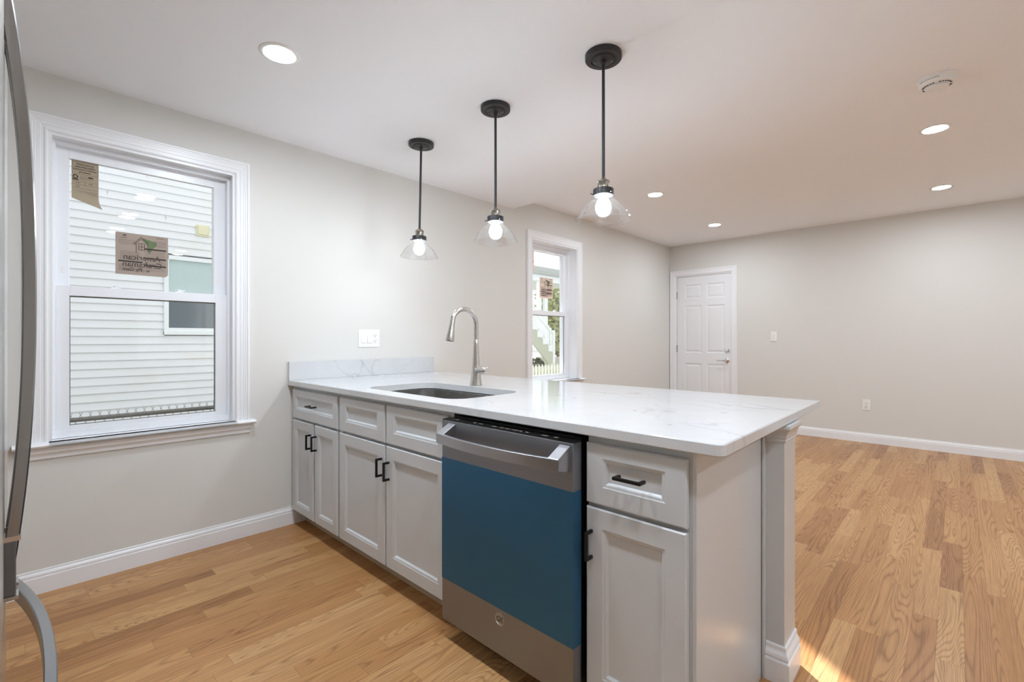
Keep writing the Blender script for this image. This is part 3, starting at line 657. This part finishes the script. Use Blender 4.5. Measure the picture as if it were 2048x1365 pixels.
# ------------------------------------------------------------------ refrigerator at the left edge
fr = thing('refrigerator', 'stainless refrigerator edge with curved bar handles at the left border', 'refrigerator', (1.9, -.45, 0))
fx0, fx1 = 1.46, 2.37
MB().box(fx0+.004, fx1-.004, -.88, -.09, .03, 1.77).build('cabinet_body', 'darksteel', fr)
for a, b in ((fx0, 1.9135), (1.9165, fx1)):
    MB().box(a, b, -.085, -.013, .750, 1.775).build('door', 'fridge', fr, bevel=.006)
fz = MB().box(fx0, fx1, -.085, -.015, .06, .740).build('freezer_drawer', 'fridge', fr, bevel=.006)
MB().box(fx0+.02, fx1-.02, -.80, -.12, 0, .05).build('foot_grille', 'plastic_black', fr)
for hx in (1.885, 1.945):
    vp = []
    for i in range(33):
        t = i/32; z = .765+.98*t; s = 2*t-1
        vp.append((hx, .016-.030*abs(s)**2.3, z))
    h = MB().tube(vp, .0085, rect=True, ry=.0125, up=(0, 1, 0), smooth=False).build('handle', 'fridgebar', fr)
    MB().box(hx-.014, hx+.014, -.014, .0005, .752, .842).build('handle_bracket', 'darksteel', h, bevel=.002)
    MB().box(hx-.0145, hx+.0145, -.0142, .006, .842, .850).build('bracket_trim', 'chrome', h); MB().box(hx-.0145, hx+.0145, -.0142, .0035, .746, .752).build('bracket_trim', 'chrome', h)
vp = []
for i in range(33):
    t = i/32; s = 2*t-1; vp.append((1.50+.83*t, .041-.050*abs(s)**2.2, .610))
MB().tube(vp, .0165, rect=True, ry=.0085, up=(0, 0, 1), smooth=False).build('handle', 'fridgebar', fz)

# ------------------------------------------------------------------ pendant lamps
def pendant():
    r = thing('pendant_lamp', 'x', 'pendant lamp', (0, 0, H1), 'black pendant lamps over the peninsula')
    z = H1
    cn = MB().lathe([(.079, z-.0005), (.079, z-.020), (.076, z-.0235), (.056, z-.0235), (.054, z-.0205), (.050, z-.0205), (.047, z-.0265), (.012, z-.030), (.0105, z-.046), (.0075, z-.050)], (0, 0, 0), 48).build('canopy', 'pblack', r)
    for a in (.6, .6+PI):
        MB().lathe([(.004, z-.0255), (.004, z-.031), (.002, z-.033)], (.036*math.cos(a), .036*math.sin(a), 0), 12).build('screw', 'antique', cn)
    MB().lathe([(.0068, z-.045), (.0068, 1.872)], (0, 0, 0), 16).build('rod', 'pblack', r)
    sk_ = MB().lathe([(.008, 1.880), (.011, 1.876), (.019, 1.869), (.0265, 1.864), (.0275, 1.860), (.0255, 1.857), (.0262, 1.835), (.0285, 1.833), (.0285, 1.828)], (0, 0, 0), 28).build('socket_cap', 'antique', r)
    cl = MB().lathe([(.028, 1.8295), (.0435, 1.8285), (.0445, 1.826), (.0445, 1.801), (.0425, 1.800), (.0425, 1.812), (.028, 1.822)], (0, 0, 0), 36).build('collar', 'pblack', r)
    for a in (-.35, 1.75, 3.85):
        c, s = math.cos(a), math.sin(a); MB().tube([(.040*c, .040*s, 1.808), (.054*c, .054*s, 1.808)], .0028, 8).tube([(.051*c, .051*s, 1.808), (.056*c, .056*s, 1.808)], .0042, 10).build('thumb_screw', 'pblack', cl)
    out = [(.038, 1.812), (.0385, 1.795), (.041, 1.788), (.046, 1.783), (.062, 1.771), (.078, 1.758), (.093, 1.742), (.104, 1.724), (.1085, 1.712), (.1145, 1.705), (.1185, 1.697)]
    inn = [(a-.0028, b-.001) for a, b in out][::-1]
    MB().lathe(out+[(.1195, 1.694), (.117, 1.6925)]+inn, (0, 0, 0), 56, closed=True).build('glass_shade', 'shade', r)
    MB().lathe([(.013, 1.826), (.0135, 1.800), (.016, 1.792), (.026, 1.778), (.033, 1.760), (.034, 1.745), (.030, 1.728), (.021, 1.716), (.006, 1.710)], (0, 0, 0), 28).build('light_bulb', 'bulb', r)
    return r
pn = pendant(); px = [1.285, .615, 1.9565]
names = ['middle one of the three black pendant lamps over the worktop', 'farthest black pendant lamp, hanging nearest the window wall', 'nearest black pendant lamp, hanging over the free end of the peninsula']
for i, x in enumerate(px):
    o = pn if i == 0 else copy_tree(pn)
    o.location = (x, 1.766, H1); o['label'] = names[i]
    if i == 1: o.rotation_euler = (0, math.radians(1.9), 0)

# ------------------------------------------------------------------ recessed lights, smoke detector
def downlight(z):
    r = thing('recessed_light', 'x', 'ceiling light', (0, 0, z), 'round white recessed ceiling lights')
    MB().lathe([(.062, z-.0035), (.066, z-.0055), (.080, z-.0035), (.083, z-.0005), (.062, z-.0005)], (0, 0, 0), 48, closed=True).build('trim_ring', 'plate', r)
    MB().lathe([(.0618, z-.0006), (.0618, z-.0030), (.0005, z-.0030)], (0, 0, 0), 40).build('diffuser', 'diff', r)
    return r
base_ = downlight(H2)
spots = [((.985, 5.722), H2, 'glowing recessed light nearest the far door, low in the picture'),
         ((1.017, 4.140), H2, 'glowing recessed light right of the nearest pendant lamp'),
         ((2.977, 4.098), H2, 'glowing recessed light just below the smoke detector in the photo'),
         ((2.980, 5.712), H2, 'glowing recessed light farthest right, nearest the far wall'),
         ((4.75, 4.10), H2, 'added unseen recessed light on the far ceiling, out at the right wall'),  # out of view, added to brighten the far room
         ((4.75, 5.71), H2, 'added unseen recessed light in the far right corner of the room'),  # also an unseen extra light for the far room
         ((.937, .790), H1, 'large glowing recessed light above the near window'),
         ((1.80, .78), H1, 'recessed light above the sink side of the kitchen aisle'),
         ((2.66, .78), H1, 'recessed light above the kitchen aisle by the camera'),
         ((3.52, .78), H1, 'recessed light right of the kitchen aisle'),
         ((4.60, 1.60), H1, 'added unseen recessed light at the open right side of the kitchen')]  # unseen extra light, added to brighten the kitchen side
for i, ((x, y), z, lab) in enumerate(spots):
    o = base_ if i == 0 else copy_tree(base_); o.location = (x, y, z); o['label'] = lab
sm = thing('smoke_detector', 'round white smoke detector on the ceiling at upper right', 'smoke detector', (3.01, 3.02, H1))
z = H1
MB().lathe([(.074, z-.0005), (.074, z-.006), (.071, z-.008), (.066, z-.010)], (3.01, 3.02, 0), 48).build('base_plate', 'plate', sm)
bd = MB().lathe([(.066, z-.010), (.066, z-.026), (.062, z-.034), (.055, z-.037), (.002, z-.037)], (3.01, 3.02, 0), 48).build('body', 'plate', sm)
m = MB()
for i in range(28):
    a = 2*PI*i/28; c, s = math.cos(a), math.sin(a)
    if i % 7 == 0: continue
    m.tube([(3.01+.0515*c, 3.02+.0515*s, z-.0365), (3.01+.0515*c, 3.02+.0515*s, z-.0385)], .0042, 6, False)
m.build('vent_slots', 'slot', bd)
MB().lathe([(.040, z-.037), (.044, z-.045), (.042, z-.049), (.002, z-.051)], (3.01, 3.02, 0), 40).build('cap', 'plate', sm)
m = MB()
for k in range(10):
    a = math.radians(212+k*7); c, s = math.cos(a), math.sin(a); m.box(3.01+.0664*c-.003, 3.01+.0664*c+.003, 3.02+.0664*s-.0004, 3.02+.0664*s+.0004, z-.019, z-.016)
m.build('small_print', 'inkgrey', bd)

# ------------------------------------------------------------------ switches and outlets
def receptacle_holes(m, c, s, plane):
    for dz_ in (.019, -.019):
        for dx, w_, h_, zz in ((-.0065, .0012, .0042, .004), (.0065, .0012, .0036, .004)):
            a, b = c[0]+dx, c[1]+dz_+zz
            if plane == 'x': m.box(s, s+.0004, a-w_, a+w_, b-h_, b+h_)
            else: m.box(a-w_, a+w_, s-.0004, s, b-h_, b+h_)
        if plane == 'x': m.lathe([(.0028, s), (.0028, s+.0004)], (0, c[0], c[1]+dz_-.007), 12, axis=0)
        else: m.lathe([(.0028, s-.0004), (.0028, s)], (c[0], 0, c[1]+dz_-.007), 12, axis=1)
t = thing('switch_plate', 'wide white plate with two switches and an outlet above the upstand', 'switch', (.0, 1.75, 1.12))
MB().box(0, .006, 1.667, 1.834, 1.117, 1.243).build('plate', 'plate', t, bevel=.002)
for cy in (1.7045, 1.7505):
    m = MB(); m.prism([(.006, 1.146), (.0075, 1.146), (.0125, 1.150), (.0075, 1.214), (.006, 1.214)], 1, cy-.0165, cy+.0165); m.build('rocker', 'plate', t, bevel=.0006)
rc = MB().box(.006, .009, 1.780, 1.813, 1.146, 1.214).build('receptacle', 'plate', t, bevel=.0008)
m = MB(); receptacle_holes(m, (1.7965, 1.180), .009, 'x'); m.build('slots', 'slot', rc)
t = thing('light_switch', 'single white dimmer switch right of the far door', 'switch', (1.386, YF, 1.15))
MB().box(1.349, 1.423, YF-.006, YF, 1.150, 1.272).build('plate', 'plate', t, bevel=.002)
MB().box(1.370, 1.402, YF-.009, YF-.006, 1.178, 1.244).build('rocker', 'plate', t, bevel=.0015)
MB().box(1.392, 1.398, YF-.012, YF-.009, 1.184, 1.240).build('slider', 'plate', t, bevel=.001)
t = thing('wall_outlet', 'white double outlet low on the bare far wall above the baseboard', 'outlet', (2.335, YF, .37))
MB().box(2.299, 2.371, YF-.006, YF, .368, .490).build('plate', 'plate', t, bevel=.002)
rc = MB().box(2.318, 2.352, YF-.010, YF-.006, .395, .463).build('receptacle', 'plate', t, bevel=.003)
m = MB(); receptacle_holes(m, (2.335, .429), YF-.010, 'y'); m.build('slots', 'slot', rc)

# ------------------------------------------------------------------ outside: neighbour's house beyond the near window
struct(MB().box(-30, -.16, -14, 40, -.75, -.6).build('ground', 'grass'))
h = thing('house', 'white vinyl-sided neighbouring house seen through the near window', 'house', (-5.6, .5, -.6), 'neighbouring houses outside')
NX = -5.07; lap = .1075
pts = [(-6.2, -.6)]; z = -.6; zl = []
while z < 6.3: zl.append(z); z += lap
prof = [(NX-.35, -.6)]
for zz in zl: prof += [(NX+.013, zz), (NX, zz+lap)]
prof += [(NX-.35, zl[-1]+lap)]
# siding built lap by lap so that every course has a real drip edge
WYA, WYB, WZA, WZB = 1.437, 2.42, 1.239, 2.371
m = MB()
for zz in zl:
    if zz+lap > WZA and zz < WZB: spans = [(-4.0, WYA+.01), (WYB-.01, 6.7)]
    else: spans = [(-4.0, 6.7)]
    for a, b in spans: m.prism([(NX-.1, zz), (NX-.004, zz), (NX+.004, zz-.012), (NX+.020, zz-.012), (NX+.021, zz-.004), (NX+.001, zz+lap), (NX-.1, zz+lap)], 1, a, b)
m.build('siding', 'siding', h)
MB().box(NX-2, NX-.1, -4.0, 6.7, -.6, 6.3).build('shell', 'wtrim', h)  # house lengthened out of view so that it shades the alley
m = MB()
for yy in (.83, 1.9, .2, 1.25): 
    for j, zz in enumerate(zl[28:44]):
        if (j*7+int(yy*10)) % 5 == 0: m.box(NX+.008, NX+.0152, yy+(j % 3)*.21, yy+.0015+(j % 3)*.21, zz+.004, zz+lap*.8)
m.build('lap_joint', 'inkgrey', h)
w = MB(); w.box(NX-.02, NX+.045, WYA, WYA+.055, WZA, WZB).box(NX-.02, NX+.045, WYB-.055, WYB, WZA, WZB).box(NX-.02, NX+.045, WYA, WYB, WZB-.06, WZB).box(NX-.02, NX+.055, WYA, WYB, WZA, WZA+.05).box(NX-.02, NX+.035, WYA+.055, WYB-.055, WZA+.05, WZA+.10).box(NX-.02, NX+.035, WYA+.055, WYB-.055, 1.755, 1.80)
wf = w.build('window', 'wtrim', h, bevel=.004)
MB().box(NX-.03, NX+.005, WYA+.055, WYB-.055, 1.80, WZB-.06).build('upper_pane', 'shadeblue', wf)
MB().box(NX-.03, NX+.005, WYA+.055, WYB-.055, WZA+.10, 1.755).build('lower_pane', 'darkpane', wf)
MB().box(NX+.002, NX+.03, 1.822, 1.994, 2.70, 2.872).box(NX+.03, NX+.045, 1.845, 1.971, 2.725, 2.85).build('vent_cover', 'beige', h, bevel=.006)

fc = thing('chain_link_fence', 'grey chain-link fence top seen low through the near window', 'fence', (-1.9, .8, -.6))
FZ = .58; P_ = .0568
m = MB()
ny = 70
for i in range(-20, ny):
    y0 = -.9+i*P_
    zb = -.6; n = 18; q1 = []; q2 = []
    for kk in range(n+1):
        zz = FZ-kk*(P_*1.15); s = P_/2 if kk % 2 else 0
        q1.append((-1.9+.003, y0+s, zz)); q2.append((-1.9-.003, y0-s, zz))
    m.tube(q1, .0016, 4, False); m.tube(q2, .0016, 4, False)
for i in range(-20, ny):
    y0 = -.9+i*P_; m.tube([(-1.9, y0-.008, FZ+.018), (-1.9, y0, FZ-.004), (-1.9, y0+.008, FZ+.018)], .002, 4, False)
m.build('wire_mesh', 'wire', fc)
MB().tube([(-1.93, -2.1, .543), (-1.93, 3.1, .543)], .018, 12).build('top_rail', 'wire', fc)
for yy in (-2.0, -.2, 2.6):
    MB().lathe([(.024, -.6), (.024, .54)], (-1.935, yy, 0), 14).build('post', 'wire', fc)

# ------------------------------------------------------------------ outside: porch, stairs, pickets beyond the far window
K = 1.3
def PX(x): return 3.0778+(x-3.0778)*K
def PY(y): return y*K
def PZ(z): return 1.1718+(z-1.1718)*K
XP = PX(-4.0)
h2 = thing('house', 'cream neighbouring house with a porch roof seen through the far window', 'house', (XP-1.5, 12, -.6), 'neighbouring houses outside')
m = MB()
zz = -.6
while zz < PZ(2.70):
    m.prism([(XP-1.6, zz), (XP-1.385, zz), (XP-1.40, zz+.12), (XP-1.6, zz+.12)], 1, PY(7.4), PY(8.75)); zz += .12
m.build('siding', 'siding2', h2)
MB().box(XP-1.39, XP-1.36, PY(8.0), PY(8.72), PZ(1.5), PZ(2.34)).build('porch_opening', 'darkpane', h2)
MB().box(XP-1.8, XP+.05, PY(7.4), PY(9.9), PZ(2.53), PZ(2.69)).build('porch_beam', 'wtrim', h2, bevel=.01)
MB().prism([(XP+.12, PZ(2.69)), (XP+.16, PZ(2.76)), (XP+.16, PZ(2.85)), (XP-2.2, PZ(2.98)), (XP-2.2, PZ(2.69))], 1, PY(7.4), PY(10.0)).build('porch_roof', 'shingle', h2)
for yy in (8.44, 8.67):
    MB().box(XP-.10, XP, PY(yy)-.07, PY(yy)+.07, -.6, PZ(2.53)).build('porch_post', 'wtrim', h2, bevel=.006)
MB().box(XP-1.4, XP-.1, PY(7.4), PY(8.05), PZ(1.42), PZ(1.50)).build('porch_deck', 'wtrim', h2)
st_ = thing('porch_staircase', 'white outdoor staircase descending right, seen through the far window', 'staircase', (XP+1.0, PY(7.4), -.6))
K2 = 1.12
def QY(y): return y*K2
def QZ(z): return 1.1718+(z-1.1718)*K2
XS = 3.0778+(-4.0-3.0778)*K2
steps = [(8.095, 8.335, 1.405), (8.335, 8.535, 1.225), (8.535, 8.740, 1.055), (8.740, 8.895, .885)]
side = [(QY(7.5), QZ(1.50))]
for a, b, z in steps: side += [(QY(a), QZ(z)+.0), (QY(b), QZ(z)+.0)]
prof = [(QY(8.895), QZ(.885)), (QY(8.90), QZ(.60)), (QY(8.80), QZ(.567)), (QY(8.0), QZ(1.25)), (QY(7.5), QZ(1.25)), (QY(7.5), QZ(1.405))]
for a, b, z in steps: prof += [(QY(a), QZ(z)), (QY(b), QZ(z))]
prof2 = [prof[i] for i in range(len(prof))]
MB().prism(prof2, 0, XS-.05, XS).build('stringer', 'skirt', st_)
for a, b, z in steps:
    MB().box(XS-1.0, XS-.051, QY(a), QY(b)+.03, QZ(z), QZ(z)+.03).build('tread', 'wtrim', st_)
    MB().box(XS-1.0, XS+.012, QY(b)-.02, QY(b), QZ(z)-.03, QZ(z)+.0).box(XS+.0005, XS+.012, QY(a)+.0, QY(b), QZ(z)-.0, QZ(z)+.17).build('riser', 'wtrim', st_)
MB().tube([(XS-.02, QY(7.5), QZ(2.02)+.35), (XS-.02, QY(8.9), QZ(1.02)+.35)], .028, 8).tube([(XS-.02, QY(7.9), QZ(1.84)), (XS-.02, QY(8.9), QZ(1.00))], .02, 8).build('handrail', 'wtrim', st_)
for i in range(16):
    y = 7.92+i*.062; z0 = 1.84-(y-7.9)*.84; MB().box(XS-.035, XS-.010, QY(y)-.013, QY(y)+.013, QZ(z0), QZ(z0)+.47).build('baluster', 'wtrim', st_)
MB().box(XS-.07, XS+.02, QY(8.90), QY(8.90)+.10, -.6, QZ(1.02)+.42).build('newel_post', 'wtrim', st_, bevel=.01)
MB().box(XS-1.0, XS-.9, QY(8.94), QY(8.94)+.10, -.6, QZ(1.55)).build('newel_post', 'wtrim', st_, bevel=.01)
MB().tube([(XS-.95, QY(9.0), QZ(1.45)), (XS-.95, QY(9.9), QZ(1.45))], .035, 8).tube([(XS-.95, QY(9.0), QZ(.90)), (XS-.95, QY(9.9), QZ(.90))], .03, 8).build('yard_rail', 'wtrim', st_)
for i in range(11):
    MB().box(XS-.97, XS-.93, QY(9.02+i*.075), QY(9.02+i*.075)+.045, QZ(.88), QZ(1.45)).build('rail_baluster', 'wtrim', st_)
tag(MB().box(XS-.7, XS-.1, QY(9.0), QY(9.5), -.6, QZ(.73)).build('planter', 'concrete', None, bevel=.02), 'grey concrete block beside the foot of the outdoor stairs', 'planter')
pf = thing('picket_fence', 'weathered picket fence low in the far window, below the stairs', 'fence', (-1.5, 5.8, -.6))
for i in range(28):
    y = 4.6+i*.074
    MB().prism([(y, -.6), (y+.052, -.6), (y+.052, .755), (y+.026, .797), (y, .755)], 0, -1.515, -1.5).build('picket', 'picket', pf)
MB().box(-1.54, -1.515, 4.55, 6.75, .66, .72).box(-1.54, -1.515, 4.55, 6.75, -.2, -.14).build('rail', 'picket', pf)
pt = thing('plant_pot', 'terracotta pot with a dark shrub under the outdoor stairs', 'potted plant', (-4.5, 8.9, -.6))
MB().lathe([(.16, -.6), (.20, -.2), (.24, .12), (.26, .14), (.26, .22), (.23, .22)], (-4.5, 8.9, 0), 20).build('pot', 'terracotta', pt)
rr = random.Random(5)
def leaves(m, c, rad, n, sz, rr):
    for _ in range(n):
        while True:
            q = Vector((rr.uniform(-1, 1), rr.uniform(-1, 1), rr.uniform(-1, 1)))
            if q.length < 1: break
        p_ = Vector((c[0]+q.x*rad[0], c[1]+q.y*rad[1], c[2]+q.z*rad[2])); u = Vector((rr.gauss(0, 1), rr.gauss(0, 1), rr.gauss(0, 1))).normalized(); v = u.orthogonal().normalized()
        s = sz*rr.uniform(.6, 1.3); m.add([p_-u*s, p_+v*s*.45, p_+u*s, p_-v*s*.45], [(0, 1, 2, 3)])
m = MB(); leaves(m, (-4.5, 8.9, .42), (.20, .20, .30), 260, .07, rr); m.build('foliage', 'leafdark', pt)
tr_data = [((-9.0, 15.6), 3.7, 1.4, 'pale leafy tree left of the others beyond the porch'), ((-10.9, 18.9), 4.2, 1.5, 'pale leafy tree right of the others beyond the porch'), ((-16.5, 25.5), 6.0, 2.4, 'tallest pale tree farthest beyond the porch')]
for (x, y), hh, rd, lab in tr_data:
    t = thing('tree', lab, 'tree', (x, y, -.6), 'pale trees beyond the porch')
    MB().tube([(x, y, -.6), (x+.05, y, hh*.4), (x, y, hh*.8)], [.14, .10, .04], 8).tube([(x, y, hh*.35), (x+.5, y+.3, hh*.75)], [.06, .02], 6).tube([(x, y, hh*.4), (x-.5, y-.2, hh*.7)], [.06, .02], 6).build('trunk', 'bark', t)
    m = MB(); leaves(m, (x, y, hh*.55), (rd*.8, rd*.8, hh*.42), 1800, .13, rr); m.build('foliage', 'leaf', t)
hedge = MB(); leaves(hedge, (XP-.55, PY(8.1), -.05), (.35, .8, .45), 400, .06, rr); hg = hedge.build('shrub', 'leafdark'); tag(hg, 'low dark shrubs in shade under the outdoor stairs', 'shrub')
